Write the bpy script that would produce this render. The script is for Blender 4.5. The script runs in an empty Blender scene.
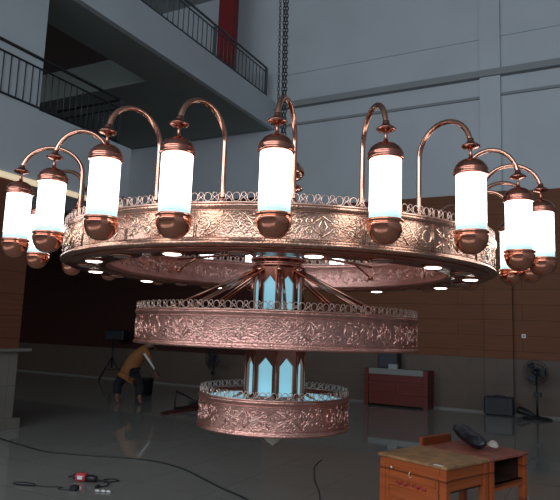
import bpy, math, random
from math import sin, cos, pi, radians, hypot
from mathutils import Vector, Matrix
random.seed(7)
col = bpy.context.scene.collection
sc = bpy.context.scene

# ------------------------------------------------------------------ mesh helpers
class MB:
    def __init__(s): s.v=[]; s.f=[]; s.m=[]; s.sm=[]; s.mi=0
    def add(s, vs, fs, smooth=False):
        b=len(s.v); s.v+= [tuple(p) for p in vs]
        for f in fs:
            s.f.append(tuple(b+i for i in f)); s.m.append(s.mi); s.sm.append(smooth)
        return s
    def box(s, x0,x1,y0,y1,z0,z1, bev=0.0):
        if bev<=0:
            vs=[(x0,y0,z0),(x1,y0,z0),(x1,y1,z0),(x0,y1,z0),(x0,y0,z1),(x1,y0,z1),(x1,y1,z1),(x0,y1,z1)]
            return s.add(vs,[(0,3,2,1),(4,5,6,7),(0,1,5,4),(1,2,6,5),(2,3,7,6),(3,0,4,7)])
        b=bev
        def rg(i,z): return [(x0+i,y0+b,z),(x0+b,y0+i,z),(x1-b,y0+i,z),(x1-i,y0+b,z),(x1-i,y1-b,z),(x1-b,y1-i,z),(x0+b,y1-i,z),(x0+i,y1-b,z)]
        def rin(z): return [(x0+b,y0+b,z),(x0+b,y0+b,z),(x1-b,y0+b,z),(x1-b,y0+b,z),(x1-b,y1-b,z),(x1-b,y1-b,z),(x0+b,y1-b,z),(x0+b,y1-b,z)]
        k=b*.35
        rows=[[(x0+b,y0+b,z0),(x0+b,y0+b,z0),(x1-b,y0+b,z0),(x1-b,y0+b,z0),(x1-b,y1-b,z0),(x1-b,y1-b,z0),(x0+b,y1-b,z0),(x0+b,y1-b,z0)],
              rg(0,z0+b),rg(0,z1-b),rin(z1)]
        vs=[p for r in rows for p in r]; fs=[]
        for r in range(3):
            for i in range(8):
                a=r*8+i; c=r*8+(i+1)%8; fs.append((a,c,c+8,a+8))
        fs.append((6,4,2,0)); fs.append((24,26,28,30))
        return s.add(vs,fs)
    def prism(s, poly, z0, z1):
        n=len(poly)
        vs=[(x,y,z0) for x,y in poly]+[(x,y,z1) for x,y in poly]
        fs=[tuple(range(n-1,-1,-1)),tuple(range(n,2*n))]+[(i,(i+1)%n,n+(i+1)%n,n+i) for i in range(n)]
        return s.add(vs,fs)
    def extr(s, pts3, off):
        n=len(pts3); o=Vector(off)
        vs=[Vector(p) for p in pts3]+[Vector(p)+o for p in pts3]
        fs=[tuple(range(n-1,-1,-1)),tuple(range(n,2*n))]+[(i,(i+1)%n,n+(i+1)%n,n+i) for i in range(n)]
        return s.add(vs,fs)
    def lathe(s, prof, n=32, c=(0,0,0), smooth=True, closed=False):
        vs=[];fs=[]
        for r,z in prof:
            for i in range(n):
                a=2*pi*i/n; vs.append((c[0]+r*cos(a),c[1]+r*sin(a),c[2]+z))
        m=len(prof)
        for j in range(m if closed else m-1):
            k=(j+1)%m
            for i in range(n):
                fs.append((j*n+i,j*n+(i+1)%n,k*n+(i+1)%n,k*n+i))
        if not closed:
            fs.append(tuple(range(n-1,-1,-1))); fs.append(tuple((m-1)*n+i for i in range(n)))
        return s.add(vs,fs,smooth)
    def tube(s, pts, r, n=8, closed=False, smooth=True, rr=None):
        P=[Vector(p) for p in pts]; N=len(P)
        if N<2: return s
        vs=[];fs=[]
        t0=(P[1]-P[0]).normalized()
        up=Vector((0,0,1)) if abs(t0.z)<.9 else Vector((1,0,0))
        nrm=t0.cross(up).normalized()
        for i in range(N):
            if closed: t=(P[(i+1)%N]-P[i-1])
            else: t=(P[min(i+1,N-1)]-P[max(i-1,0)])
            if t.length<1e-9: t=t0
            t.normalize()
            nrm=(nrm-t*nrm.dot(t))
            if nrm.length<1e-6: nrm=t.cross(Vector((.3,.5,.8)))
            nrm.normalize(); b=t.cross(nrm)
            ri=rr[i] if rr else r
            for k in range(n):
                a=2*pi*k/n; vs.append(P[i]+(nrm*cos(a)+b*sin(a))*ri)
        for i in range(N if closed else N-1):
            j=(i+1)%N
            for k in range(n):
                fs.append((i*n+k,i*n+(k+1)%n,j*n+(k+1)%n,j*n+k))
        if not closed:
            fs.append(tuple(range(n-1,-1,-1))); fs.append(tuple((N-1)*n+k for k in range(n)))
        return s.add(vs,fs,smooth)
    def bar(s, p0, p1, w, h=None):
        """square bar between two points"""
        h=h or w
        a,b=Vector(p0),Vector(p1); t=(b-a).normalized()
        up=Vector((0,0,1)) if abs(t.z)<.95 else Vector((0,1,0))
        u=t.cross(up).normalized(); v=u.cross(t).normalized()
        vs=[]
        for p in (a,b):
            for i,j in ((-1,-1),(1,-1),(1,1),(-1,1)): vs.append(p+u*i*w/2+v*j*h/2)
        return s.add(vs,[(3,2,1,0),(4,5,6,7),(0,1,5,4),(1,2,6,5),(2,3,7,6),(3,0,4,7)])
    def build(s, name, mats, parent=None, loc=None, rot=None):
        me=bpy.data.meshes.new(name); me.from_pydata(s.v,[],s.f)
        mats=mats if isinstance(mats,(list,tuple)) else [mats]
        for m in mats: me.materials.append(m)
        me.polygons.foreach_set('material_index',s.m)
        me.polygons.foreach_set('use_smooth',s.sm)
        me.update()
        o=bpy.data.objects.new(name,me); col.objects.link(o)
        if parent: o.parent=parent
        if loc is not None: o.location=loc
        if rot is not None: o.rotation_euler=rot
        return o

def tag(o,label,cat,group=None,kind=None):
    o['label']=label; o['category']=cat
    if group: o['group']=group
    if kind: o['kind']=kind
    return o
def empty(name,loc,rz=0):
    o=bpy.data.objects.new(name,None); col.objects.link(o); o.location=loc; o.rotation_euler=(0,0,rz)
    o.empty_display_size=.1
    return o
def struct(name,mb,mat,parent=None):
    o=mb.build(name,mat,parent)
    if not parent: o['kind']='structure'
    return o

# ------------------------------------------------------------------ materials
def new(name):
    m=bpy.data.materials.new(name); m.use_nodes=True
    nt=m.node_tree; b=nt.nodes['Principled BSDF']; return m,nt,b
def N(nt,t,**k):
    n=nt.nodes.new(t)
    for a,v in k.items(): setattr(n,a,v)
    return n
def simple(name,c,rough=.5,metal=0,bump=0,bscale=60,var=0,vscale=4,coat=0):
    m,nt,b=new(name); b.inputs['Base Color'].default_value=(*c,1)
    b.inputs['Roughness'].default_value=rough; b.inputs['Metallic'].default_value=metal
    if coat: b.inputs['Coat Weight'].default_value=coat
    tc=N(nt,'ShaderNodeTexCoord')
    if var:
        n=N(nt,'ShaderNodeTexNoise'); n.inputs['Scale'].default_value=vscale; n.inputs['Detail'].default_value=6
        r=N(nt,'ShaderNodeValToRGB'); r.color_ramp.elements[0].position=.3; r.color_ramp.elements[1].position=.7
        r.color_ramp.elements[0].color=(*[x*(1-var) for x in c],1); r.color_ramp.elements[1].color=(*[min(1,x*(1+var)) for x in c],1)
        nt.links.new(tc.outputs['Object'],n.inputs['Vector']); nt.links.new(n.outputs['Fac'],r.inputs['Fac']); nt.links.new(r.outputs['Color'],b.inputs['Base Color'])
    if bump:
        n=N(nt,'ShaderNodeTexNoise'); n.inputs['Scale'].default_value=bscale; n.inputs['Detail'].default_value=4
        bp=N(nt,'ShaderNodeBump'); bp.inputs['Strength'].default_value=bump; bp.inputs['Distance'].default_value=.01
        nt.links.new(tc.outputs['Object'],n.inputs['Vector']); nt.links.new(n.outputs['Fac'],bp.inputs['Height']); nt.links.new(bp.outputs['Normal'],b.inputs['Normal'])
    return m
def emit(name,c,strength,base=None,rough=.4):
    m,nt,b=new(name); b.inputs['Base Color'].default_value=(*(base or c),1); b.inputs['Roughness'].default_value=rough
    b.inputs['Emission Color'].default_value=(*c,1); b.inputs['Emission Strength'].default_value=strength
    return m

def embossed(name,c,rough,bs=.25):
    """hammered, engraved copper sheet"""
    m,nt,b=new(name); b.inputs['Metallic'].default_value=1
    tc=N(nt,'ShaderNodeTexCoord')
    n=N(nt,'ShaderNodeTexNoise'); n.inputs['Scale'].default_value=9; n.inputs['Detail'].default_value=5
    r=N(nt,'ShaderNodeValToRGB'); r.color_ramp.elements[0].position=.3; r.color_ramp.elements[1].position=.75
    r.color_ramp.elements[0].color=(c[0]*.8,c[1]*.75,c[2]*.75,1); r.color_ramp.elements[1].color=(*c,1)
    v=N(nt,'ShaderNodeTexVoronoi'); v.inputs['Scale'].default_value=95
    n2=N(nt,'ShaderNodeTexNoise'); n2.inputs['Scale'].default_value=55; n2.inputs['Detail'].default_value=5
    ad=N(nt,'ShaderNodeMath',operation='ADD')
    bp=N(nt,'ShaderNodeBump'); bp.inputs['Strength'].default_value=bs; bp.inputs['Distance'].default_value=.004
    mr=N(nt,'ShaderNodeMapRange'); mr.inputs['To Min'].default_value=rough-.06; mr.inputs['To Max'].default_value=rough+.16
    L=nt.links.new
    for q in (n,v,n2): L(tc.outputs['Object'],q.inputs['Vector'])
    L(n.outputs['Fac'],r.inputs['Fac']); L(r.outputs['Color'],b.inputs['Base Color'])
    L(v.outputs['Distance'],ad.inputs[0]); L(n2.outputs['Fac'],ad.inputs[1]); L(ad.outputs[0],bp.inputs['Height'])
    L(bp.outputs['Normal'],b.inputs['Normal']); L(n.outputs['Fac'],mr.inputs['Value']); L(mr.outputs['Result'],b.inputs['Roughness'])
    return m

def planks(name,c,rough=.6,ph=.32,pw=2.6,dark=.86,axis='XZ'):
    m,nt,b=new(name); L=nt.links.new
    tc=N(nt,'ShaderNodeTexCoord'); sp=N(nt,'ShaderNodeSeparateXYZ'); cb=N(nt,'ShaderNodeCombineXYZ')
    L(tc.outputs['Object'],sp.inputs[0]); L(sp.outputs['X' if axis[0]=='X' else 'Y'],cb.inputs['X']); L(sp.outputs['Z'],cb.inputs['Y'])
    br=N(nt,'ShaderNodeTexBrick'); br.inputs['Scale'].default_value=1
    br.inputs['Brick Width'].default_value=pw; br.inputs['Row Height'].default_value=ph; br.inputs['Mortar Size'].default_value=.006
    br.inputs['Color1'].default_value=(*c,1); br.inputs['Color2'].default_value=(*[x*.94 for x in c],1); br.inputs['Mortar'].default_value=(*[x*dark*.6 for x in c],1)
    n=N(nt,'ShaderNodeTexNoise'); n.inputs['Scale'].default_value=3; n.inputs['Detail'].default_value=6
    mp=N(nt,'ShaderNodeMapping'); mp.inputs['Scale'].default_value=(.5,9,1); L(cb.outputs[0],mp.inputs[0]); L(mp.outputs[0],n.inputs['Vector']); L(cb.outputs[0],br.inputs['Vector'])
    mx=N(nt,'ShaderNodeMix',data_type='RGBA',blend_type='MULTIPLY'); mx.inputs['Factor'].default_value=1
    r=N(nt,'ShaderNodeValToRGB'); r.color_ramp.elements[0].position=.3; r.color_ramp.elements[0].color=(dark,dark,dark,1); r.color_ramp.elements[1].position=.7; r.color_ramp.elements[1].color=(1.1,1.1,1.1,1)
    L(n.outputs['Fac'],r.inputs['Fac']); L(br.outputs['Color'],mx.inputs[6]); L(r.outputs['Color'],mx.inputs[7]); L(mx.outputs[2],b.inputs['Base Color'])
    b.inputs['Roughness'].default_value=rough; b.inputs['Specular IOR Level'].default_value=.25
    return m
def tiles(name,c,grout,size,rough,axis='XY',var=.06,spec=.5,vein=.12):
    m,nt,b=new(name); L=nt.links.new
    tc=N(nt,'ShaderNodeTexCoord'); sp=N(nt,'ShaderNodeSeparateXYZ'); cb=N(nt,'ShaderNodeCombineXYZ')
    L(tc.outputs['Object'],sp.inputs[0]); L(sp.outputs[axis[0]],cb.inputs['X']); L(sp.outputs[axis[1]],cb.inputs['Y'])
    br=N(nt,'ShaderNodeTexBrick'); br.offset=0; br.inputs['Scale'].default_value=1
    br.inputs['Brick Width'].default_value=size; br.inputs['Row Height'].default_value=size; br.inputs['Mortar Size'].default_value=.0025
    br.inputs['Color1'].default_value=(*c,1); br.inputs['Color2'].default_value=(*[x*(1-var) for x in c],1); br.inputs['Mortar'].default_value=(*grout,1)
    L(cb.outputs[0],br.inputs['Vector'])
    n=N(nt,'ShaderNodeTexNoise'); n.inputs['Scale'].default_value=1.6; n.inputs['Detail'].default_value=8; n.inputs['Distortion'].default_value=.8
    L(cb.outputs[0],n.inputs['Vector'])
    mx=N(nt,'ShaderNodeMix',data_type='RGBA',blend_type='MULTIPLY'); mx.inputs['Factor'].default_value=1
    r=N(nt,'ShaderNodeValToRGB'); r.color_ramp.elements[0].position=.35; r.color_ramp.elements[0].color=(1-vein,1-vein,1-vein,1); r.color_ramp.elements[1].position=.65; r.color_ramp.elements[1].color=(1,1,1,1)
    L(n.outputs['Fac'],r.inputs['Fac']); L(br.outputs['Color'],mx.inputs[6]); L(r.outputs['Color'],mx.inputs[7]); L(mx.outputs[2],b.inputs['Base Color'])
    b.inputs['Roughness'].default_value=rough; b.inputs['Specular IOR Level'].default_value=spec
    return m

M=dict(
 copper_band=embossed('embossed_copper',(.80,.43,.36),.30,.6),
 copper_lamp_tint=embossed('embossed_lamp_tinted_copper',(.63,.37,.275),.2),  # golden tone of strong lamp light, put into the copper colour
 relief=simple('raised_copper_scrollwork',(.88,.56,.48),.28,1),
 relief_lamp_tint=simple('raised_lamp_tinted_scrollwork',(.92,.66,.50),.2,1),  # scrolls carry the same lamp-light tint in their colour
 copper=simple('polished_copper',(.66,.33,.24),.16,1,bump=.02,bscale=8),
 bowl=simple('polished_red_copper',(.80,.33,.22),.15,1,bump=.02,bscale=8),
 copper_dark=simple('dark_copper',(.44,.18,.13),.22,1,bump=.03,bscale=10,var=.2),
 copper_lace=simple('bright_copper_lace',(.82,.58,.50),.3,1),
 glass=emit('lit_lamp_glass',(1,1,.97),4.2,(.9,.9,.9),.2),
 glass_end=emit('lit_lamp_glass_end',(.60,.93,.95),.80,(.3,.35,.35),.2),
 glass_end2=emit('lit_lamp_glass_lower',(.75,.97,.98),.97,(.3,.35,.35),.2),
 cyan=emit('lit_blue_acrylic',(.26,.56,.68),.72,(.3,.6,.7),.3),
 lens_on=emit('lit_downlight_lens',(1,.97,.93),7,(.9,.9,.9),.3),
 lens_off=simple('unlit_downlight_lens',(.45,.35,.32),.25),
 chain=simple('dark_chain_steel',(.035,.035,.04),.45,.8),
 paint=simple('blue_grey_wall_paint',(.50,.535,.57),.75,bump=.08,bscale=20,var=.05,vscale=.8),
 paint_trim=simple('dark_blue_grey_trim_paint',(.27,.29,.295),.75),
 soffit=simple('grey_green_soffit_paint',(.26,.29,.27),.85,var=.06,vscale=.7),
 brown_wall=simple('brown_painted_wall',(.15,.11,.10),.8,var=.08,vscale=1),
 red=simple('red_painted_pillar',(.2,.013,.015),.6),
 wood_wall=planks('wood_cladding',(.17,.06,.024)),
 wood_wall_y=planks('wood_cladding_side',(.16,.06,.03),axis='YZ'),
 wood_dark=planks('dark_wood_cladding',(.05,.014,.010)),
 marble=tiles('beige_marble_dado',(.125,.088,.070),(.065,.048,.04),.6,.5,'XZ',spec=.3),
 marble_y=tiles('beige_marble_pillar',(.22,.20,.175),(.1,.09,.08),.6,.3,'YZ'),
 floor=tiles('polished_floor_tile',(.25,.245,.225),(.13,.125,.115),.8,.045,'XY',.03,.75,.06),
 base=simple('pale_baseboard',(.20,.185,.165),.3),
 strip=emit('warm_cove_strip',(1,.78,.50),.55,(.8,.7,.5),.5),
 rail=simple('dark_blue_grey_rail_paint',(.075,.09,.105),.4),
 rail_dark=simple('near_black_rail_paint',(.028,.033,.04),.4),
 ceil=simple('ceiling_paint',(.35,.37,.37),.9),
 desk=planks('varnished_desk_wood',(.42,.095,.028),.32,.22,.9,.7),
 desk_top=simple('worn_desk_top',(.30,.155,.065),.45,var=.4,vscale=14),
 desk_in_shade=simple('desk_shelf_shaded_inside',(.05,.02,.012),.6),  # inside boards darkened, the shade of the recess is in the colour
 desk_red=simple('red_brown_desk_top',(.26,.075,.05),.4,var=.35,vscale=12),
 podium=planks('dark_red_cabinet_wood',(.15,.028,.02),.4,.26,1.2,.75),
 stone_top=simple('grey_counter_top',(.22,.22,.21),.3),
 black=simple('black_plastic',(.012,.013,.016),.4),
 black_soft=simple('black_fabric',(.016,.017,.024),.38,bump=1.0,bscale=34),
 navy=simple('dark_slate_case',(.022,.026,.036),.5),
 white=simple('white_plastic',(.75,.75,.72),.4),
 rag=simple('pale_grey_cloth',(.42,.38,.33),.9,bump=.5,bscale=40),
 red_tool=simple('red_tool_plastic',(.50,.05,.06),.35),
 cable=simple('black_cable_rubber',(.015,.016,.016),.5),
 darkred=simple('dark_red_board',(.09,.018,.016),.5),
 shirt=simple('orange_brown_shirt',(.29,.115,.035),.85,bump=.3,bscale=12),
 trousers=simple('black_trousers',(.014,.014,.018),.85,bump=.3,bscale=12),
 skin=simple('brown_skin',(.22,.10,.065),.6),
 hair=simple('black_hair',(.012,.01,.01),.6),
 knob=simple('brass_knob',(.8,.7,.5),.3,.6),
)

# ------------------------------------------------------------------ setting
YB=13.45
XF=-7.325     # edge of the upper balcony
XL=-7.45      # face of the lower landing
struct('floor',MB().box(-20,7.2,-9.2,YB+.2,-.15,0),M['floor'])
struct('ceiling',MB().box(-20,7.2,-9.2,YB+.2,11,11.15),M['ceil'])
# back wall: marble dado, timber band, painted plaster above
b=MB(); b.box(-20,7.2,YB,YB+.2,0,11); w=struct('wall_back',b,M['paint'])
struct('wall_dado',MB().box(XF,7,YB-.06,YB,0,1.13),M['marble'],w)
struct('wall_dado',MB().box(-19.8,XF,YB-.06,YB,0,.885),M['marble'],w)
struct('wall_timber',MB().box(XF,7,YB-.08,YB,1.13,4.66),M['wood_wall'],w)
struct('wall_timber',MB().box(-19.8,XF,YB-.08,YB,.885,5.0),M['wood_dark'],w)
struct('wall_right',MB().box(7,7.2,-9,YB,0,11),M['paint'])
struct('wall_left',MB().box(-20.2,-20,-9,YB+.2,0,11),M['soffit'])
b=MB(); b.box(-20,7.2,-9.2,-9,0,4.2).box(-20,7.2,-9.2,-9,9.2,11)  # unseen wall, openings kept high so the lower hall is lit less
for x in (-20,-14,-8,-2,4,6.7): b.box(x,x+.5,-9.2,-9,4.2,9.2)
struct('wall_front',b,M['paint'])
struct('trim_1',MB().box(XF,7,YB-.16,YB,7.31,7.46),M['paint_trim'])
t=MB().box(XF,-2.09,YB-.05,YB,6.84,6.90); t.box(-1.66,7,YB-.05,YB,6.86,6.92); struct('trim_2',t,M['paint_trim'])
struct('trim_3',MB().box(XF,-2.1,YB-.03,YB,8.26,8.30).box(-1.67,7,YB-.03,YB,8.26,8.30),M['paint'])
p=struct('pillar_back',MB().box(-2.1,-1.66,YB-.1,YB,4.66,7.31).box(-2.1,-1.66,YB-.1,YB,7.46,11),M['paint'])
struct('pillar_timber',MB().box(-2.03,-1.48,YB-.2,YB-.02,1.13,4.66),M['wood_wall'],p)
struct('pillar_marble',MB().box(-2.03,-1.48,YB-.18,YB-.02,0,1.13),M['marble'],p)
struct('baseboard_back',MB().box(-19.8,-2.04,YB-.085,YB-.06,0,.035).box(-1.47,7,YB-.085,YB-.06,0,.035).box(-2.05,-1.46,YB-.2,YB-.18,0,.035),M['base'])
# upper balcony: fascia, beams and slab
u=MB(); u.box(XF-.12,XF,-4,YB,6.8,7.55)
up=struct('slab_upper_balcony',u,M['paint'])
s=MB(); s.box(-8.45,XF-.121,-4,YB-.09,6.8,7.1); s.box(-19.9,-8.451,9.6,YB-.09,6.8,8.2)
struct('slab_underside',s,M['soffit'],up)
struct('slab_recess',MB().box(-19.9,-8.451,-4,9.599,7.5,7.7),M['brown_wall'],up)
struct('pillar_red',MB().box(-8.45,-8.0,12.2,12.45,7.1,11),M['red'])
# lower landing, its pillar and the rooms behind
struct('slab_lower_landing',MB().box(-19.9,XL-.181,-2,7.999,4.45,4.73).box(XL-.18,XL,-2,8.18,3.64,4.74).box(-19.9,XL-.181,8.0,8.18,3.64,4.73),M['paint'])
q=struct('pillar_left',MB().box(-9.4,XL-.06,2.2,6.14,4.735,6.795),M['paint'])
struct('pillar_timber',MB().box(-9.4,XL-.02,2.2,6.14,1.131,3.63),M['wood_wall_y'],q)
struct('pillar_marble',MB().box(-9.4,XL-.02,2.2,6.14,0,1.09).box(-9.5,XL+.05,2.1,6.22,0,.14),M['marble_y'],q)
struct('pillar_ledge',MB().box(-9.45,XL+.05,2.15,6.32,1.09,1.13),M['base'],q)
struct('wall_upper_left',MB().box(-12.6,-12.4,-4,9.59,4.735,10.99),M['brown_wall'])
tag(MB().box(XL-.02,XL+.03,1,8.1,3.56,3.64).build('cove_light_strip',M['strip']),'warm yellow light strip under the grey landing at the left','light strip')

# railings
def railing(name,x,y0,y1,zb,zt,zt2,post_ys,step,mat,ret=None,r=.011):
    e=empty(name,(x,y1,zb))
    def P(px,py,pz): return (px-x,py-y1,pz-zb)
    MB().tube([P(x,y0,zt),P(x,y1,zt)]+([P(ret,y1,zt)] if ret else []),.026,8).build('handrail',mat,e)
    MB().tube([P(x,y0,zt2),P(x,y1,zt2)]+([P(ret,y1,zt2)] if ret else []),.016,8).build('middle_rail',mat,e)
    MB().tube([P(x,y0,zb+.06),P(x,y1,zb+.06)]+([P(ret,y1,zb+.06)] if ret else []),.018,8).build('bottom_rail',mat,e)
    for py in post_ys: MB().box(x-.03-x,.03,py-.03-y1,py+.03-y1,0,zt-zb).build('post',mat,e)
    n=0; y=y1-step
    bal=MB().tube([(0,0,.06),(0,0,zt2-zb)],r,6)
    first=None
    while y>y0 and n<70:
        if first is None: first=bal.build('baluster',mat,e,P(x,y,zb)); 
        else:
            c=first.copy(); col.objects.link(c); c.parent=e; c.location=P(x,y,zb)
        y-=step; n+=1
    if ret:
        xx=x-step
        while xx>ret:
            c=first.copy(); col.objects.link(c); c.parent=e; c.location=P(xx,y1,zb); xx-=step
    return e
tag(railing('balcony_railing',XF-.05,3,12.95,7.55,8.33,8.22,(10.55,12.95,5.5),.17,M['rail']),
    'blue grey metal railing along the upper balcony beside the red pillar','railing')
tag(railing('landing_railing',XL-.05,1.5,7.87,4.74,5.58,5.42,(7.87,3.2),.128,M['rail_dark'],ret=-9.1,r=.008),
    'dark metal railing on the lower landing, turning a corner at its end','railing')

# ------------------------------------------------------------------ chandelier
YAW=radians(27.65)
Z0=.68                                   # world height of its lowest tip
def Z(rel): return rel+1.5-Z0            # heights measured from eye level
ch=empty('chandelier',(-2.0444,3.8905,Z0),YAW)
tag(ch,'huge three-tiered copper chandelier with glowing tube lanterns, hanging over the hall floor','chandelier')
def cyl(R,th,z): return (R*sin(th),-R*cos(th),z)

def lace(R,z,h,n,name,parent,rad=.0026):
    m=MB(); zb=z
    m.tube([cyl(R,2*pi*i/160,zb+.004) for i in range(160)],.005,5,closed=True)
    for i in range(n):
        t0=2*pi*i/n; d=2*pi/n
        # upright oval loop
        m.tube([cyl(R,t0+d*.27*cos(a),zb+.006+h*.5+h*.46*sin(a)) for a in [2*pi*k/10 for k in range(10)]],rad,4,closed=True)
        # crossed pair of curved wires with a small tip
        c=t0+d*.5
        for sgn in (-1,1):
            m.tube([cyl(R,c+sgn*d*.22*q,zb+.006+h*v) for q,v in ((-1,0),(-.75,.25),(0,.45),(.8,.68),(.55,.92),(0,1.0))],rad,4)
    return m.build(name,M['copper_lace'],parent)

def motif(m,R,thc,wth,zc,h,kind,r=.0032):
    """raised scrollwork of one panel on the cylinder wall"""
    a=wth/2; b=h/2
    def C(u,v): return cyl(R,thc+u*a,zc+v*b)
    def line(pts,closed=False,rr=r): m.tube([C(*p) for p in pts],rr,5,closed=closed)
    def spiral(cx,cy,s0,s1,turn,start,asp):
        n=16; line([(cx+(s0+(s1-s0)*k/n)*asp*cos(start+turn*2*pi*k/n), cy+(s0+(s1-s0)*k/n)*sin(start+turn*2*pi*k/n)) for k in range(n+1)])
    asp=b/(a*R)
    rq=random.Random(int(thc*1000)+kind)
    for q in range(34 if R<1.1 else (20 if R<1.3 else 10)):      # small leaves filling the ground
        cu,cv,t=rq.uniform(-.98,.98),rq.uniform(-.9,.9),rq.uniform(0,6.28); l=rq.uniform(.12,.24)
        m.tube([C(cu+asp*l*cos(t+k*.9)*(.5+k*.25),cv+l*sin(t+k*.9)*(.5+k*.25)) for k in range(4)],r*.7,4)
    if kind==0:      # lattice medallion
        line([(-.42,0),(-.21,.75),(0,0),(.21,-.75),(.42,0),(.21,.75),(0,0),(-.21,-.75)],True)
        for s in (-1,1):
            line([(s*.86+.16*cos(t),.0+.5*sin(t)) for t in [2*pi*k/12 for k in range(12)]],True)
            line([(s*.42,0),(s*.55,.5),(s*.7,.75),(s*.9,.78)]); line([(s*.42,0),(s*.55,-.5),(s*.7,-.75),(s*.9,-.78)])
            spiral(s*.62,.0,.34,.08,1.2*s,pi if s>0 else 0,asp)
        line([(asp*.28*cos(t),.28*sin(t)) for t in [2*pi*k/10 for k in range(10)]],True)
    elif kind==1:    # arabesque scrolls
        for s in (-1,1):
            for v in (-1,1):
                spiral(s*.34,v*.36,.36,.06,1.5*s*v,0 if s<0 else pi,asp)
                spiral(s*.74,v*.40,.30,.06,-1.4*s*v,0 if s>0 else pi,asp)
            line([(s*.95,-.7),(s*.6,-.15),(s*.3,.15),(0,.75)]); line([(s*.95,.7),(s*.6,.15),(s*.3,-.15),(0,-.75)])
        line([(0,.6),(asp*.3,0),(0,-.6),(-asp*.3,0)],True)
    else:            # rosette with leaves
        for k in range(8):
            t=2*pi*k/8; line([(asp*.1*cos(t),.1*sin(t)),(asp*.42*cos(t+.3),.42*sin(t+.3)),(asp*.62*cos(t),.62*sin(t)),(asp*.42*cos(t-.3),.42*sin(t-.3))],True)
        for s in (-1,1):
            spiral(s*.62,.38,.32,.06,1.5*s,0,asp); spiral(s*.62,-.38,.32,.06,-1.5*s,0,asp)
            line([(s*.3,0),(s*.5,.12),(s*.8,-.12),(s*.98,0)])

def band(name,R,zb,zt,panels,nlace,R_in=None,floor_mat=None,seg=176):
    h=zt-zb; m=MB()
    th=.012
    if R_in is None:
        prof=[(R-th,zb),(R+.004,zb),(R+.012,zb+.006),(R+.012,zb+.014),(R+.001,zb+.022),(R,zb+.03),(R,zt-.03),(R+.002,zt-.024),(R+.011,zt-.014),(R+.011,zt-.004),(R,zt),(R-th,zt)]
    else:
        prof=[(R_in,zb),(R_in+.02,zb-.006),(R-.02,zb-.006),(R+.010,zb),(R+.016,zb+.008),(R+.012,zb+.018),(R+.001,zb+.028),(R,zb+.036),(R,zt-.036),(R+.002,zt-.028),(R+.013,zt-.016),(R+.013,zt-.005),(R,zt),(R_in,zt),(R_in-.008,zt-.012),(R_in,zt-.024),(R_in,zb+.024),(R_in-.008,zb+.01)]
    # wall in flat-shaded rows so the mouldings stay crisp
    m.lathe(prof,seg,smooth=True,closed=True)
    for i in range(panels):
        w=2*pi/panels; tc=w*(i+.5)
        m.mi=1; motif(m,R+.001,tc,w*.92,(zb+zt)/2,(h-.07),(1,0,1,2)[i%4],.0038); m.mi=0
        for e in ((-.012,.012) if R_in else ()): m.tube([cyl(R+.001,w*i+e*.5/R,zb+.03),cyl(R+.001,w*i+e*.5/R,zt-.03)],.0028,5)
        if R_in:
            m.mi=1; motif(m,R_in-.002,tc,w*.92,(zb+zt)/2,(h-.07),(1,0,1,2)[i%4]); m.mi=0
    for zz in (zb+.036,zt-.036): m.tube([cyl(R+.001,2*pi*i/seg,zz) for i in range(seg)],.003,4,closed=True)
    if R_in:
        for q,f in enumerate(m.f):
            x_,y_,_z=m.v[f[0]]
            if hypot(x_,y_)<R_in+.03: m.m[q]=3 if m.m[q]==1 else 2
    o=m.build(name,[M['copper_lamp_tint'],M['relief_lamp_tint'],M['copper_band'],M['relief']] if R_in else [M['copper_band'],M['relief']],ch)
    lace(R,zt,.05,nlace,'lace_crown',o)
    return o
r1=band('upper_ring',1.5,Z(.4176),Z(.6273),22,128,R_in=1.2)
lace(1.2,Z(.6273),.05,104,'lace_crown',r1)
r2=band('middle_ring',.996,Z(-.1024),Z(.1171),16,88)
r3=band('lower_ring',.528,Z(-.657),Z(-.435),9,46,seg=96)
# lit plates inside the middle and lower drums
MB().lathe([(.20,Z(-.475)),(.51,Z(-.475)),(.51,Z(-.467)),(.20,Z(-.467))],64,closed=True).build('light_plate',M['cyan'],r3)
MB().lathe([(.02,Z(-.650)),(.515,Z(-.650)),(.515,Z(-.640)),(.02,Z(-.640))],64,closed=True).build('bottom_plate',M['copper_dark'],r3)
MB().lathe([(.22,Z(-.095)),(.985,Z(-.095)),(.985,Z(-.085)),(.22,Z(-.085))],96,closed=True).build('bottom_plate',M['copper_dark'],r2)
# underside of the upper ring with its downlights
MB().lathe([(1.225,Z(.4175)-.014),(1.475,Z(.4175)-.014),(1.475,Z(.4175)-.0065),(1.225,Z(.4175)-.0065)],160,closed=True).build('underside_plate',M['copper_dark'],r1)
for k in range(22):
    th=radians(-25+16.3636*k)
    lit=(k%2==0); zz=Z(.4176)-.014
    d=MB().lathe([(.052,0),(.066,-.001),(.068,-.006),(.060,-.011),(.050,-.012)],28,closed=False)
    o=d.build('downlight',M['copper'],ch,cyl(1.345,th,zz))
    o2=MB().lathe([(.0,-.0185),(.030,-.0175),(.045,-.015),(.049,-.0125)],24).build('lens',M['lens_on'] if lit else M['lens_off'],o)
    if not lit: o['label']='downlight that is switched off'
    else: o['label']='downlight that is switched on'

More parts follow.
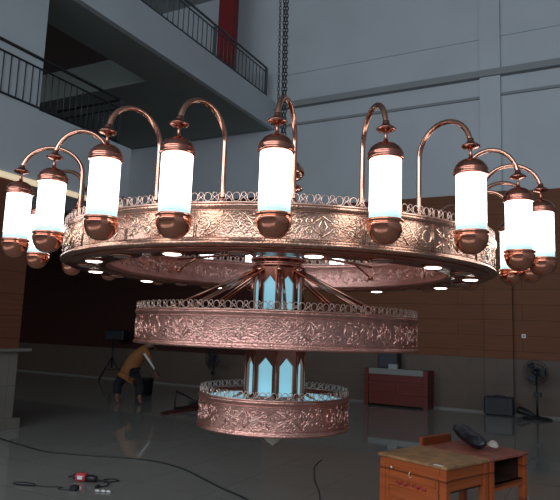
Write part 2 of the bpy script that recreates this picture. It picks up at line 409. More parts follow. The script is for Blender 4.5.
# central column: an eight-sided copper shaft with pointed blue windows
def column(name,R,zb,zt,ph,hw,za,zs,zc,wmat=M['cyan']):
    """face k is centred at ph+45k; window bottom zb.., shoulders at zs, tip at zc"""
    m=MB(); W=R*math.tan(pi/8); wins=[]
    for k in range(8):
        t=ph+k*pi/4; nx,ny=sin(t),-cos(t); tx,ty=cos(t),sin(t)
        def P(u,z,d=0): return (nx*(R+d)+tx*u, ny*(R+d)+ty*u, z)
        # front frame around the pointed opening, with a returning reveal
        out=[(-W,zb),(W,zb),(W,zt),(0,zt),(-W,zt)]
        vs=[P(-W,zb),P(-hw,zb),P(-hw,za),P(-hw,zs),P(0,zc),P(hw,zs),P(hw,za),P(hw,zb),P(W,zb),P(W,zt),P(0,zt),P(-W,zt)]
        m.add(vs,[(0,1,2,3,11),(3,4,10,11),(4,5,9,10),(5,6,7,8,9),(1,7,6,2)])
        rv=[P(-hw,za,-.02),P(-hw,zs,-.02),P(0,zc,-.02),P(hw,zs,-.02),P(hw,za,-.02)]
        m.add([P(-hw,za),P(-hw,zs),P(0,zc),P(hw,zs),P(hw,za)]+rv,[(0,1,6,5),(1,2,7,6),(2,3,8,7),(3,4,9,8),(4,0,5,9)])
        # raised moulding at every edge
        m.tube([P(W,zb),P(W,zt)],.009,6)
        wins.append(([P(-hw-.003,za-.003,-.02),P(-hw-.003,zs,-.02),P(0,zc+.003,-.02),P(hw+.003,zs,-.02),P(hw+.003,za-.003,-.02)],(nx*-.006,ny*-.006,0)))
    m.lathe([(R*.5,zb-.001),(R*1.04,zb-.001),(R*1.04,zb+.012),(R*.5,zb+.012)],8,closed=True,smooth=False)
    o=m.build(name,M['copper_dark'],ch)
    for pts,off in wins: MB().extr(pts,off).build('blue_window',wmat,o)
    return o
ph=radians(-20.5)
column('column_upper',.172,Z(.10),Z(.475),ph,.046,Z(.16),Z(.345),Z(.402))
column('column_lower',.195,Z(-.475),Z(.10),ph,.053,Z(-.44),Z(-.235),Z(-.175))
# flared head of the column, balls around it, lit drum above and the dome on top
HZ=-.045
m=MB(); m.lathe([(r_,z_+HZ) for r_,z_ in [(.172,Z(.505)),(.185,Z(.51)),(.19,Z(.525)),(.178,Z(.535)),(.178,Z(.55)),(.20,Z(.556)),(.205,Z(.57)),(.195,Z(.58)),(.12,Z(.58)),(.12,Z(.505))]],48,closed=True)
for k in range(24):
    a=2*pi*k/24; m.tube([cyl(.2,a,Z(.555)+HZ),cyl(.2,a,Z(.578)+HZ)],.006,5)
hd=m.build('column_head',M['copper_dark'],ch)
for k in range(8):
    t=ph+pi/8+k*pi/4
    MB().lathe([(.008,0),(.014,.004),(.010,.014),(.026,.026),(.032,.042),(.027,.058),(.010,.066),(.004,.078)],14,c=cyl(.185,t,Z(.53))).build('ball_finial',M['copper_dark'],hd)
MB().lathe([(.235,Z(.595)),(.235,Z(.72)),(.15,Z(.73)),(.15,Z(.545))],32,closed=True).build('lit_collar',M['cyan'],ch)
MB().lathe([(.21,Z(.58)),(.15,Z(.72)),(.10,Z(.78)),(.07,Z(.95)),(.085,Z(1.03)),(.12,Z(1.06)),(.16,Z(1.065)),(.16,Z(1.075)),(.10,Z(1.085)),(.075,Z(1.10)),(.07,Z(1.12)),(.10,Z(1.135)),(.145,Z(1.15)),(.168,Z(1.18)),(.165,Z(1.215)),(.135,Z(1.255)),(.08,Z(1.285)),(.03,Z(1.30)),(.02,Z(1.34))],40).build('top_dome',M['copper'],ch)
MB().tube([(.028*cos(a),0,Z(1.365)+.03*sin(a)) for a in [2*pi*k/16 for k in range(16)]],.008,8,closed=True).build('lifting_ring',M['chain'],ch)
# struts down to the middle ring and spokes out to the upper ring
for k in range(8):
    t=ph+pi/8+k*pi/4
    s=MB()
    for e in (-.022,.022):
        p0=Vector(cyl(.18,t,Z(.44)))+Vector((cos(t),sin(t),0))*e; p1=Vector(cyl(.975,t,Z(.05)))+Vector((cos(t),sin(t),0))*e
        s.tube([p0,p1],.011,8)
    s.lathe([(.0,-.022),(.02,-.014),(.024,0),(.02,.014),(0,.022)],12,c=cyl(.19,t,Z(.44)))
    s.build('strut',M['copper'],ch)
    MB().tube([cyl(.14,t,Z(.60)),cyl(1.2,t,Z(.60))],.011,8).tube([cyl(.95,t,Z(.60)),cyl(1.19,t,Z(.50))],.009,8).lathe([(0,-.016),(.022,-.012),(.022,.012),(0,.016)],12,c=cyl(1.185,t,Z(.50))).build('spoke',M['copper_dark'],ch)
for k in range(8):
    t=ph+pi/8+k*pi/4
    MB().tube([cyl(.2,t,Z(-.42)),cyl(.52,t,Z(-.60))],.009,8).build('lower_spoke',M['copper_dark'],ch)
m=MB(); m.lathe([(.0,Z(-.797)),(.008,Z(-.79)),(.045,Z(-.765)),(.07,Z(-.735)),(.06,Z(-.70)),(.03,Z(-.675)),(.04,Z(-.657)),(.0,Z(-.65))],24); m.build('bottom_finial',simple('pale_finial',(.85,.78,.70),.35),ch)

# lanterns: angle, radius, arm foot angle
LP=[(-66.6,1.785,-63),(-50,1.685,-44.5),(-30.0,1.743,-27.5),(-16.2,1.749,-12),(-.9,1.745,2.5),(15.9,1.757,17),(32.3,1.763,31.5),(53.2,1.705,49.5),(66.8,1.78,66),
    (-91.5,1.80,-82),(-108,1.80,-98.5),(-122.5,1.80,-115),(83.1,1.78,82.5),(90.5,1.72,96)]
rest=[-139,-155.5,-171,112,128.5,144.5,160.5,174.5]
LP+= [(a,1.745,a+1) for a in rest]
gl=MB(); gl.lathe([(.069,.5550),(.0735,.556),(.0735,.8097),(.069,.812)],36)
ge=MB(); ge.lathe([(.069,.512),(.0735,.516),(.0735,.535),(.069,.5352)],36); ge.mi=1; ge.lathe([(.069,.5353),(.0735,.5355),(.0735,.5558),(.069,.5560)],36)
cap=MB(); cap.lathe([(.074,.800),(.083,.803),(.086,.808),(.083,.814),(.0825,.826),(.084,.830),(.081,.836),(.075,.850),(.062,.866),(.044,.878),(.024,.885),(.012,.890),(.009,.905),(.006,.930),(.010,.936),(.008,.941)],36)
dsc=MB(); dsc.lathe([(.006,.932),(.016,.936),(.040,.943),(.047,.950),(.044,.955),(.030,.964),(.020,.972),(.016,.980),(.0155,.990)],28)
bowl=MB(); bowl.lathe([(.073,.520),(.083,.519),(.087,.514),(.085,.508),(.078,.505),(.078,.500),(.084,.498),(.0845,.492),(.081,.470),(.072,.446),(.056,.424),(.036,.410),(.015,.4045),(.0,.4039)],36)
DZ=[-.006,-.012,.006,0,.008,.009,.006,-.012,-.003]
first=None
for i,(a,R,ft) in enumerate(LP):
    dz=DZ[i] if i<len(DZ) else 0
    th=radians(a); x,y,_=cyl(R,th,0)
    if first is None:
        first=gl.build('lantern',M['glass'],ch,(x,y,Z(dz)))
        kids=[ge.build('glass_end',[M['glass_end'],M['glass_end2']],first),cap.build('dome_cap',M['copper_dark'],first),dsc.build('canopy_disc',M['copper_dark'],first),bowl.build('bowl',M['bowl'],first)]
        ln=first
    else:
        ln=first.copy(); col.objects.link(ln); ln.parent=ch; ln.location=(x,y,Z(dz))
        for k in kids:
            c=k.copy(); col.objects.link(c); c.parent=ln
    # gooseneck arm
    fx,fy,_=cyl(1.43,radians(ft),0)
    A=Vector((fx,fy,0)); B=Vector((x,y,0)); r=(B-A).length/2; mid=(A+B)/2; d=(B-A).normalized()
    zc=Z(.955+dz); pts=[(fx,fy,Z(.612))]+[(fx,fy,Z(.64)+ (zc-Z(.64))*k/4) for k in range(5)]
    ry=.165
    for k in range(1,15):
        t=pi-pi*k/15; q=mid+d*(r*cos(t)); pts.append((q.x,q.y,zc+ry*sin(t)))
    pts.append((x,y,zc)); 
    am=MB().tube(pts,.0135,10)
    am.lathe([(.026,Z(.625)),(.028,Z(.635)),(.018,Z(.65)),(.020,Z(.66)),(.0135,Z(.672))],16,c=(fx,fy,0))
    am.build('gooseneck_arm',M['copper'],ch)

# chains: separate things carrying the chandelier
def chain_mesh(m,p,z0,z1,link,rw,wire,twist=0,lean=.016):
    z=z0;i=0
    while z<z1:
        a=(i%2)*pi/2+twist
        pts=[]
        for k in range(10):
            t=2*pi*k/10; u=rw*cos(t); w=link*.62*sin(t)
            k_=lean*(z-z0); pts.append((p[0]-k_*cos(YAW)+u*cos(a),p[1]-k_*sin(YAW)+u*sin(a),z+w))
        m.tube(pts,wire,5,closed=True); z+=link; i+=1
hook=MB(); hook.tube([(-2.0444+.03*cos(a)*cos(YAW),3.8905+.03*cos(a)*sin(YAW),Z0+Z(1.40)+.035*sin(a)) for a in [-2.4+4.4*k/12 for k in range(13)]],.008,8)
base_z=Z0+Z(1.43)
m=MB(); 
for dx in (-.010,.010): chain_mesh(m,(-2.0444+dx*cos(YAW),3.8905+dx*sin(YAW)),base_z,10.98,.030,.0105,.0048,twist=.4+dx*30)
m.mi=0; cm=m
cm.v+= []; 
o=cm.build('hoist_chain',M['chain']); tag(o,'thick dark doubled steel chain running up from the middle of the chandelier','chain')
hk=hook.build('hook',M['chain'],o)
m=MB(); chain_mesh(m,(-2.0444-.042*cos(YAW),3.8905-.042*sin(YAW)),Z0+Z(1.31),10.98,.030,.0085,.003,lean=.015)
tag(m.build('pull_chain',M['chain']),'thin dark chain hanging beside the thick one above the chandelier','chain')

# ------------------------------------------------------------------ school desks
AN=math.atan2(-.193,.466)
def leg(m_,x0,x1,y0,y1,z1,e,mat): return MB().box(x0,x1,y0,y1,0,z1,.003).build('leg',mat,e)
d1=empty('school_desk',(-1.262,3.914,0),AN)      # local x along the panelled front, y to the back
tag(d1,'varnished wooden school desk with a panelled front, a clear worn top','desk')
W,D,H=.505,.455,.75
for (x0,y0) in ((0,0),(W-.045,0),(0,D-.045),(W-.045,D-.045)): leg(None,x0,x0+.045,y0,y0+.045,H-.02,d1,M['desk'])
MB().box(-.012,W+.012,-.012,D+.005,H-.02,H,.004).build('desk_top',M['desk_top'],d1)
fr=MB(); fr.box(.045,W-.045,.006,.022,H-.30,H-.02)
fr.box(.045,W-.045,-.001,.008,H-.055,H-.02).box(.045,W-.045,0,.008,H-.30,H-.27).box(.045,W-.045,.001,.008,H-.165,H-.15)
fr.tube([(.075,.004,H-.25),(.075,.004,H-.185),(W-.075,.004,H-.185),(W-.075,.004,H-.25)],.004,5,closed=True)
fr.tube([(.075,.004,H-.135),(.075,.004,H-.075),(W-.075,.004,H-.075),(W-.075,.004,H-.135)],.004,5,closed=True)
pn=fr.build('front_panel',M['desk'],d1)
cm_=MB()
for s in (-1,1):
    cm_.tube([(W/2+s*.01+s*.10*k/10,-.001,H-.158+.008*sin(k*1.3)) for k in range(11)],.0065,6)
cm_.build('carved_mark',simple('carved_red_paint',(.30,.025,.018),.5),pn)
MB().tube([(.245,.0,H-.075),(.235,-.004,H-.095),(.245,-.004,H-.112),(.258,-.004,H-.105)],.003,6).build('hook',M['knob'],pn)
for (kx,kz) in ((.10,H-.075),(.34,H-.235)):
    MB().lathe([(0,-.006),(.007,-.005),(.008,0),(.0,.008)],12).build('knob',M['white'],pn,(kx,-.006,kz),(pi/2,0,0))
MB().box(W-.022,W-.008,.045,D-.045,H-.15,H-.02).build('side_panel',M['desk'],d1)
MB().box(.008,.022,.045,D-.045,H-.15,H-.02).build('side_panel',M['desk'],d1)
MB().box(.02,W-.02,D-.022,D-.010,H-.15,H-.02).build('back_panel',M['desk'],d1)
MB().box(.03,W-.03,.03,D-.03,H-.17,H-.155).build('shelf',M['desk_in_shade'],d1)
MB().box(W-.085,W-.02,-.011,.012,H,H+.0012).build('paper_label',M['white'],d1)
# second desk stands behind, its open shelf facing the right
ux,uy=cos(AN),sin(AN); vx,vy=-sin(AN),cos(AN)
ox,oy=-1.262+vx*(D+.02),3.914+vy*(D+.02)
d2=empty('school_desk',(ox,oy,0),AN)
tag(d2,'red brown wooden school desk with an open shelf, black cloth bundle lying on it','desk')
W2,D2=.51,.46
for (x0,y0) in ((0,0),(W2-.045,0),(0,D2-.045),(W2-.045,D2-.045)): leg(None,x0,x0+.045,y0,y0+.045,H-.02,d2,M['desk'])
MB().box(-.005,W2+.012,0,D2+.01,H-.02,H,.004).build('desk_top',M['desk_red'],d2)
MB().box(-.03,.005,-.02,.32,H,H+.055,.004).build('raised_lip',M['desk'],d2)
MB().box(.012,.026,.045,D2-.045,H-.19,H-.02).build('back_panel',M['desk_in_shade'],d2)
MB().box(.03,W2-.045,.012,.026,H-.19,H-.02).build('side_panel',M['desk_in_shade'],d2)
MB().box(.03,W2-.045,D2-.026,D2-.012,H-.19,H-.02).build('side_panel',M['desk_in_shade'],d2)
MB().box(.02,W2-.004,.02,D2-.02,H-.19,H-.17).build('shelf',M['desk_in_shade'],d2)
MB().box(W2-.03,W2-.004,.045,D2-.045,H-.21,H-.17).build('shelf_edge',M['desk'],d2)

def blob(name,mat,path,radii,amp=.25,n=14,parent=None,seed=1):
    rnd=random.Random(seed); m=MB()
    P=[Vector(p) for p in path]; vs=[];fs=[];K=len(P)
    for i,p in enumerate(P):
        t=(P[min(i+1,K-1)]-P[max(i-1,0)]).normalized(); u=t.cross(Vector((0,0,1))).normalized(); v=u.cross(t)
        for k in range(n):
            a=2*pi*k/n; r=radii[i]*(1+amp*(rnd.random()-.5)+.14*sin(3*a+i))
            q=p+(u*cos(a)*1.15+v*sin(a)*.9)*r; vs.append(q)
    for i in range(K-1):
        for k in range(n): fs.append((i*n+k,i*n+(k+1)%n,(i+1)*n+(k+1)%n,(i+1)*n+k))
    fs.append(tuple(range(n-1,-1,-1))); fs.append(tuple((K-1)*n+k for k in range(n)))
    m.add(vs,fs,True); o=m.build(name,mat,parent)
    s=o.modifiers.new('s','SUBSURF'); s.levels=1; s.render_levels=2
    return o
bz=.80
b=blob('cloth_bundle',M['black_soft'],[(-.94,4.66,bz+.055),(-.91,4.64,bz+.055),(-.86,4.60,bz+.035),(-.80,4.54,bz+.015),(-.74,4.46,bz+.005),(-.70,4.41,bz+.002),(-.675,4.385,bz+.002)],[.012,.036,.048,.05,.047,.038,.014],amp=1.0,seed=3)
tag(b,'black cloth bundle lying diagonally on the red brown desk','bundle')
b=blob('cloth_rag',M['rag'],[(-.672,4.47,.785),(-.66,4.465,.79),(-.64,4.455,.79),(-.62,4.455,.786),(-.60,4.45,.775)],[.012,.026,.032,.026,.01],amp=.9,seed=9)
tag(b,'crumpled pale grey rag beside the end of the black bundle','rag')

# ------------------------------------------------------------------ floor clutter
def cablemesh(pts,r=.006,sub=6,n=6):
    P=[Vector(p) for p in pts]; out=[]
    for i in range(len(P)-1):
        p0=P[max(i-1,0)];p1=P[i];p2=P[i+1];p3=P[min(i+2,len(P)-1)]
        for k in range(sub):
            t=k/sub; out.append(.5*((2*p1)+(-p0+p2)*t+(2*p0-5*p1+4*p2-p3)*t*t+(-p0+3*p1-3*p2+p3)*t**3))
    out.append(P[-1]); return MB().tube(out,r,n)
z=.008
tag(cablemesh([(-7.3,5.60,z),(-6.879,5.498,z),(-5.89,5.28,z),(-5.5,5.33,z),(-5.105,5.453,z),(-4.7,5.60,z),(-4.364,5.616,z),(-3.95,5.50,z),(-3.609,5.312,z),(-3.2,5.08,z),(-2.909,4.942,z),(-2.6,4.75,z)],.0075).build('extension_cable',M['cable']),
    'long black cable winding across the polished floor','cable')
tag(cablemesh([(-2.942,6.897,.005),(-2.86,6.5,.005),(-2.62,5.95,.005),(-2.42,5.6,.005),(-2.261,5.276,.005),(-2.1,4.9,.005)],.004).build('thin_wire',M['cable']),
    'thin dark wire on the floor below the copper rings','wire')
# red power drill
dr=empty('power_drill',(-4.45,4.52,0),math.atan2(.147,.474))
tag(dr,'red and black power tool lying on the floor beside its coiled cord','power tool')
def rot_lathe(prof,c,n=18):
    m=MB().lathe(prof,n); m.v=[(z+c[0],x+c[1],y+c[2]) for x,y,z in m.v]; return m
rot_lathe([(.0,-.05),(.036,-.05),(.042,-.03),(.043,.04),(.036,.055),(0,.055)],(0,0,.043)).build('body',M['red_tool'],dr)
rot_lathe([(.0,.05),(.034,.05),(.033,.13),(.026,.16),(0,.165)],(0,0,.038)).build('motor_grip',M['black'],dr)
g=rot_lathe([(.0,-.085),(.02,-.085),(.028,-.05),(0,-.05)],(0,0,.045)); g.tube([(-.085,0,.045),(-.15,.03,.03)],.009,8); g.build('spindle',M['black'],dr)
MB().tube([(-.03,.03,.05),(-.05,.10,.045),(-.06,.15,.04)],.015,10).build('side_handle',M['black'],dr)
MB().box(-.02,.03,-.046,-.036,.03,.062).build('white_panel',M['white'],dr)
cablemesh([(.16,0,.03),(.22,.02,.02),(.29,.05,z),(.33,.12,z),(.26,.16,z),(.19,.12,z),(.22,.04,.012),(.30,-.03,.012),(.31,-.10,z),(.26,-.15,z)],.006).build('cord',M['cable'],dr)
MB().box(.235,.27,-.19,-.14,0,.026,.005).build('plug',M['black'],dr)
# soldering-iron like tool with cord
si=empty('handheld_tool',(-4.84,4.08,0),math.atan2(.1,.3))
tag(si,'slim black handheld tool on the floor with a bent cord','tool')
rot_lathe([(0,-.02),(.010,-.015),(.016,.02),(.017,.12),(.012,.19),(.005,.2)],(0,0,.018)).build('grip',M['black'],si)
cablemesh([(.2,0,.012),(.3,.01,.006),(.42,.035,.006),(.46,.03,.006),(.44,-.02,.006),(.49,-.04,.006),(.57,-.035,.010)],.004).build('cord',M['cable'],si)
MB().box(.565,.64,-.05,.01,0,.045,.008).build('plug',M['black'],si)
for i,(x,y,a) in enumerate(((-4.06,4.33,.3),(-4.01,4.35,1.2),(-3.965,4.37,.1))):
    pb=blob('paper_scrap',M['white'],[(x-.03,y,.008),(x,y+.01,.012),(x+.03,y,.008)],[.006,.014,.005],amp=.7,seed=20+i)
    tag(pb,'small white scrap on the floor beside the power tool cord','scrap','white scraps on the floor')

# dark red board and triangular black bracket lying on the floor
wb=empty('folding_stand',(-6.75,9.15,0),math.radians(95))
tag(wb,'dark folding stand lying on the floor between the bent person and the lower ring','stand')
MB().extr([(-.55,-.02,.0),(.9,-.22,.0),(.9,.16,.0),(-.45,.10,.0)],(0,0,.035)).build('board',M['darkred'],wb)
MB().tube([(.0,.10,.05),(.05,.10,.36),(.55,-.12,.10)],.024,8,closed=True).build('triangle_frame',M['black'],wb)
MB().tube([(.35,.0,.12),(.80,-.12,.14),(1.0,-.16,.16)],.032,8).build('crossbar',M['black'],wb)

# ------------------------------------------------------------------ things along the back wall
# cabinet
cb_=empty('wooden_cabinet',(-3.82,12.87,0))
tag(cb_,'dark red wooden counter with a grey top edge against the marble wall','cabinet')
MB().box(-.62,.60,0,.5,0.04,.68).build('body',M['podium'],cb_)
for x in (-.70,.60): MB().box(x,x+.10,-.03,.52,0,.79,.004).build('side_post',M['podium'],cb_)
MB().box(-.60,.60,-.02,.5,.68,.80).build('counter_top',M['stone_top'],cb_)
bx=MB(); bx.box(-.22,.22,0,.3,0,.36,.01); e=bx.build('black_box',M['black'],None,(-4.04,12.99,.80)); tag(e,'black box standing on the dark red counter','box')
MB().box(-.18,.18,-.006,0,.05,.30).build('front_grille',M['navy'],e)
e=MB().box(-.10,.10,0,.10,0,.10,.004).build('paper_box',simple('dim_white_card',(.30,.31,.31),.6),None,(-3.89,12.88,.80)); tag(e,'small pale box in front of the black box on the counter','box')
# case and hose
cs=empty('equipment_case',(-1.72,13.1,0))
tag(cs,'dark upright case against the marble wall beside the standing fan','case')
MB().box(-.30,.26,-.12,.12,0,.37,.03).build('body',M['navy'],cs)
MB().tube([(-.10,0,.37),(-.10,0,.39),(.08,0,.39),(.08,0,.37)],.012,8).build('handle',M['black'],cs)
MB().box(-.24,.20,-.126,-.12,.06,.34).build('front_panel',M['black'],cs)
e=blob('equipment_bag',M['black_soft'],[(-1.42,13.24,.13),(-1.40,13.24,.14),(-1.33,13.24,.12),(-1.22,13.24,.08),(-1.13,13.24,.05),(-1.08,13.24,.03)],[.02,.08,.08,.065,.045,.015],seed=5)
tag(e,'low black soft bag slumped between the case and the standing fan','bag')

def stand_fan(loc,h,R,label,rz=0):
    f=empty('stand_fan',loc,rz); tag(f,label,'fan')
    MB().lathe([(0,0),(.27,0),(.27,.02),(.20,.045),(.06,.06),(.03,.09),(0,.09)],28).build('base',M['black'],f)
    MB().lathe([(.022,.07),(.022,h*.5),(.016,h*.5+.01),(.016,h-.05)],12).lathe([(.03,0),(.034,.02),(.03,.06)],12,c=(0,0,h*.5)).build('pole',M['black'],f)
    m=MB(); c=(0,0,h)
    m.lathe([(0,-.10),(.05,-.10),(.075,-.04),(.07,.0),(0,.0)],16); m.v=[(x,-z,y+h) for x,y,z in m.v]
    mt=m.build('motor_housing',M['black'],f)
    g=MB()
    for s in (-1,1):
        for rr,dd in ((R,0),(R*.72,.055),(R*.40,.075),(R*.15,.08)):
            g.tube([(rr*cos(a),-.06+s*dd*.8-.02,h+rr*sin(a)) for a in [2*pi*k/32 for k in range(32)]],.004,4,closed=True)
        for k in range(28):
            a=2*pi*k/28; g.tube([(rr*cos(a),-.08+s*dd*.8,h+rr*sin(a)) for rr,dd in ((R*.15,.08),(R*.40,.075),(R*.72,.055),(R,0))],.0028,3)
    g.build('guard',M['black'],f)
    for k in range(3):
        a0=2*pi*k/3; vs=[]
        for i in range(6):
            t=a0-.45+.9*i/5*(1.0)
            vs.append((R*.86*cos(t),-.08-.03*cos(i),h+R*.86*sin(t)))
        inn=(R*.14*cos(a0),-.08,h+R*.14*sin(a0))
        m=MB(); n=len(vs); m.add([inn]+vs+[(inn[0],inn[1]+.004,inn[2])]+[(p[0],p[1]+.004,p[2]) for p in vs],
              [(0,)+tuple(range(1,n+1)),tuple(range(2*n+1,n+1,-1))+(n+1,)]+[(i,i+1,n+2+i,n+1+i) for i in range(1,n)])
        m.build('blade',M['navy'],f)
    MB().lathe([(0,0),(.03,0),(.035,.02),(.0,.03)],14).build('hub_cap',M['navy'],f,(0,-.11,h),(pi/2,0,0))
    MB().box(-.05,.10,-.06,-.02,h*.48,h*.48+.09,.008).build('control_box',M['black'],f)
    return f
stand_fan((-1.02,12.95,0),.90,.235,'black standing fan at the right end of the marble wall',-.15)
stand_fan((-8.55,12.95,0),.78,.27,'black standing fan glimpsed just behind the lower copper ring',-.3)

# wall socket
e=MB().box(-.04,.04,-.012,0,-.04,.04,.004).build('wall_socket',M['white'],None,(-1.28,YB-.08,1.60)); tag(e,'small white socket on the timber wall above the fan','socket')
MB().lathe([(0,0),(.02,0),(.02,.004),(0,.004)],12).build('socket_face',M['base'],e,(0,-.0125,0),(pi/2,0,0))

# tripod work lamp
tp=empty('tripod_stand',(-11.95,12.95,0)); tag(tp,'black tripod stand with spread legs against the far marble wall','tripod')
MB().tube([(0,0,.35),(0,0,1.12)],.022,8).build('pole',M['black'],tp)
for a in (-175,5,-95):
    ca,sa=cos(radians(a)),sin(radians(a)); MB().tube([(0,0,.66),(.42*ca,.42*sa,.012)],.014,6).tube([(0,0,.3),(.22*ca,.22*sa,.33)],.008,5).build('leg',M['black'],tp)
sp_=MB().box(-.33,.33,-.14,.14,0,.28,.02).build('loudspeaker',M['black'],None,(-11.82,12.95,1.12)); tag(sp_,'black box loudspeaker on top of the tripod stand','loudspeaker')
MB().box(-.28,.28,-.146,-.14,.04,.24).build('front_grille',M['navy'],sp_)

# ------------------------------------------------------------------ person bending over
def skin(name,verts,edges,radii,mat,parent=None,sub=2,root=0):
    me=bpy.data.meshes.new(name); me.from_pydata(verts,edges,[])
    o=bpy.data.objects.new(name,me); col.objects.link(o)
    if parent: o.parent=parent
    md=o.modifiers.new('skin','SKIN'); md.use_smooth_shade=True
    for i,r in enumerate(radii):
        sv=me.skin_vertices[0].data[i]; sv.radius=(r if isinstance(r,tuple) else (r,r)); sv.use_root=(i==root)
    ss=o.modifiers.new('sub','SUBSURF'); ss.levels=sub; ss.render_levels=sub
    me.materials.append(mat)
    return o
# local frame: x to the viewer's right, y away from the viewer, z up; origin on the floor between the feet
pe=empty('person',(-8.25,9.55,0),radians(33))
tag(pe,'person in orange brown shirt and black trousers bending over, holding a white tube','person')
J=dict(pel=(-.06,0,.60),sp=(.0,.05,.80),chest=(.12,.10,.99),neck=(.24,.13,1.12),head=(.34,.14,1.17),crown=(.42,.14,1.18),
  hl=(-.12,.04,.57),kl=(-.30,.12,.34),al=(-.26,-.02,.08),tl=(-.21,-.13,.03),
  hr=(.04,-.05,.57),kr=(.16,.02,.33),ar=(.19,-.10,.08),tr=(.24,-.21,.03),
  sl=(.20,.27,1.03),el=(.34,.34,.80),wl=(.42,.26,.62),
  sr=(.22,-.07,1.03),er=(.36,-.16,.85),wr=(.44,-.12,.68))
def body():
    ks=list(J); v=[J[k] for k in ks]
    E=[('pel','sp'),('sp','chest'),('chest','neck'),('neck','head'),('head','crown'),('pel','hl'),('hl','kl'),('kl','al'),('al','tl'),('pel','hr'),('hr','kr'),('kr','ar'),('ar','tr'),
       ('chest','sl'),('sl','el'),('el','wl'),('chest','sr'),('sr','er'),('er','wr')]
    R=dict(pel=.125,sp=.12,chest=.13,neck=.055,head=.092,crown=.085,hl=.095,kl=.058,al=.038,tl=.032,hr=.095,kr=.058,ar=.038,tr=.032,sl=.06,el=.042,wl=.028,sr=.06,er=.042,wr=.028)
    return skin('body',v,[(ks.index(a),ks.index(b)) for a,b in E],[R[k] for k in ks],M['skin'],pe)
body()
# five-fingered hands
def hand(wrist,elbow,side):
    w=Vector(wrist); d=(w-Vector(elbow)).normalized(); u=d.cross(Vector((0,0,1))).normalized(); n=u.cross(d)
    pm=w+d*.085
    v=[w-d*.01,w+d*.04,pm]; e=[(0,1),(1,2)]; r=[.024,(.036,.018),(.038,.016)]
    for k,(o,l) in enumerate(((-.03,.06),(-.01,.072),(.01,.068),(.03,.052))):
        b=len(v); v+=[pm+u*o-d*.01,pm+u*o+d*l*.5-n*.012,pm+u*o+d*l*.75-n*.04]; e+=[(2,b),(b,b+1),(b+1,b+2)]; r+=[.011,.010,.008]
    b=len(v); v+=[w+d*.03+u*side*.04,w+d*.065+u*side*.055-n*.02,w+d*.085+u*side*.05-n*.045]; e+=[(1,b),(b,b+1),(b+1,b+2)]; r+=[.012,.010,.009]
    skin('hand',v,e,r,M['skin'],pe,sub=1)
hand(J['wr'],J['er'],1); hand(J['wl'],J['el'],-1)
# clothes
def cloth(name,keys,edges,radii,mat):
    skin(name,[J[k] if isinstance(k,str) else k for k in keys],edges,radii,mat,pe)
cuL=tuple(Vector(J['sl']).lerp(Vector(J['el']),.75)); cuR=tuple(Vector(J['sr']).lerp(Vector(J['er']),.75))
cloth('shirt',['pel','sp','chest',(.20,.12,1.08),'sl',cuL,'sr',cuR,(-.09,-.01,.545)],[(0,1),(1,2),(2,3),(2,4),(4,5),(2,6),(6,7),(0,8)],[.175,.17,.175,.08,.09,.07,.09,.07,.175],M['shirt'])
cL=tuple(Vector(J['kl']).lerp(Vector(J['al']),.75)); cR=tuple(Vector(J['kr']).lerp(Vector(J['ar']),.75))
cloth('trousers',['pel','hl','kl',cL,'hr','kr',cR],[(0,1),(1,2),(2,3),(0,4),(4,5),(5,6)],[.14,.12,.10,.09,.115,.10,.09],M['trousers'])
hr=MB(); hr.lathe([(0,-.02),(.07,-.005),(.105,.03),(.112,.07),(.095,.115),(.05,.142),(0,.15)],20)
h=hr.build('hair',M['hair'],pe,(.33,.14,1.19),(0,radians(55),0))
for k,s in enumerate((-1,1)):   # ears
    MB().lathe([(0,-.012),(.02,-.008),(.022,.004),(0,.012)],10).build('ear',M['skin'],pe,(.355,.14+s*.10,1.15),(pi/2,0,0))
fc=MB(); fc.lathe([(0,0),(.014,.004),(.008,.03),(0,.034)],8); fc.build('nose',M['skin'],pe,(.41,.14,1.08),(0,radians(150),0))
for s in (-1,1): MB().lathe([(0,-.006),(.010,0),(0,.006)],8).build('eye',M['black'],pe,(.43,.14+s*.035,1.10),(0,radians(120),0))
MB().tube([(.37,.115,1.07),(.375,.14,1.067),(.37,.165,1.07)],.006,6).build('mouth',M['darkred'],pe)
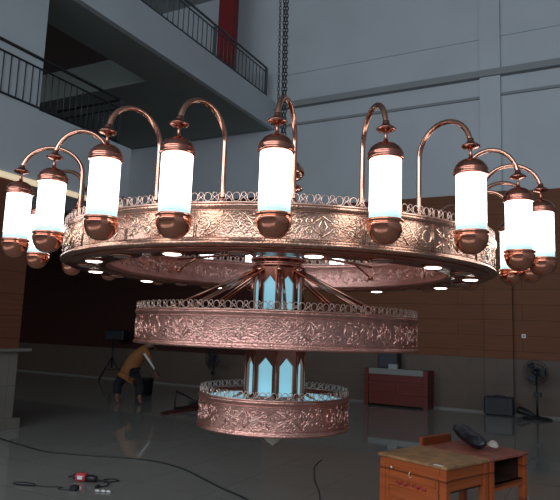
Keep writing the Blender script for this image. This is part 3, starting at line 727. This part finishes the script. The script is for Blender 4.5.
# tube held in the near hand
a=pe.matrix_basis
tb=MB().tube([(0,0,0),(.22,.0,-.30)],.022,10)
mt=tb.build('white_tube',M['white'],None,(0,0,0)); mt.location=Matrix.Translation(pe.location)@Matrix.Rotation(radians(33),4,'Z')@Vector((.24,-.24,.99)); mt.rotation_euler=(0,0,radians(33))
tag(mt,'white tube held slanting in the hand of the bending person','tube')
MB().tube([(.22,0,-.30),(.32,.0,-.42)],.012,8).build('dark_tip',M['black'],mt)
# black tub beside the person
tu=MB(); tu.lathe([(.14,0),(.18,.02),(.20,.35),(.215,.36),(.205,.37),(.185,.35),(.16,.04),(0,.03)],28)
o=tu.build('bucket',M['black'],None,(-9.0,10.85,0)); tag(o,'round black bucket on the floor beside the bending person','bucket')
MB().tube([(.20*cos(a),0,.35+.16*sin(a)) for a in [pi*k/12 for k in range(13)]],.006,6).build('handle',M['black'],o)

# ------------------------------------------------------------------ daylight and lamps
w=bpy.data.worlds.new('World'); sc.world=w; w.use_nodes=True
bg=w.node_tree.nodes['Background']; bg.inputs['Color'].default_value=(.55,.72,.9,1); bg.inputs['Strength'].default_value=.4
def area(name,loc,rot,sx,sy,power,c):
    l=bpy.data.lights.new(name,'AREA'); l.shape='RECTANGLE'; l.size=sx; l.size_y=sy; l.energy=power; l.color=c
    o=bpy.data.objects.new(name,l); col.objects.link(o); o.location=loc; o.rotation_euler=rot; return o
area('window_daylight',(-6,-8.95,6.7),(radians(90),0,0),26,4.6,1750,(.84,.92,1.0))

# ------------------------------------------------------------------ camera
cam=bpy.data.cameras.new('camera'); co=bpy.data.objects.new('camera',cam); col.objects.link(co)
cam.sensor_fit='HORIZONTAL'; cam.sensor_width=36; cam.lens=36*600/560; cam.clip_end=200; cam.clip_start=.05
co.location=(0,0,1.5)
Rm=Matrix.Rotation(YAW,4,'Z')@Matrix.Rotation(radians(90+7.8029),4,'X')@Matrix.Rotation(radians(2.0567),4,'Z')
co.matrix_world=Matrix.Translation((0,0,1.5))@Rm
sc.camera=co
vs=sc.view_settings; sc.display_settings.display_device='sRGB'; vs.view_transform='Standard'; vs.look='None'; vs.exposure=0; vs.gamma=1; vs.use_curve_mapping=False
sc.cycles.use_denoising=True
sc.cycles.max_bounces=8; sc.cycles.sample_clamp_indirect=6; sc.cycles.caustics_reflective=True
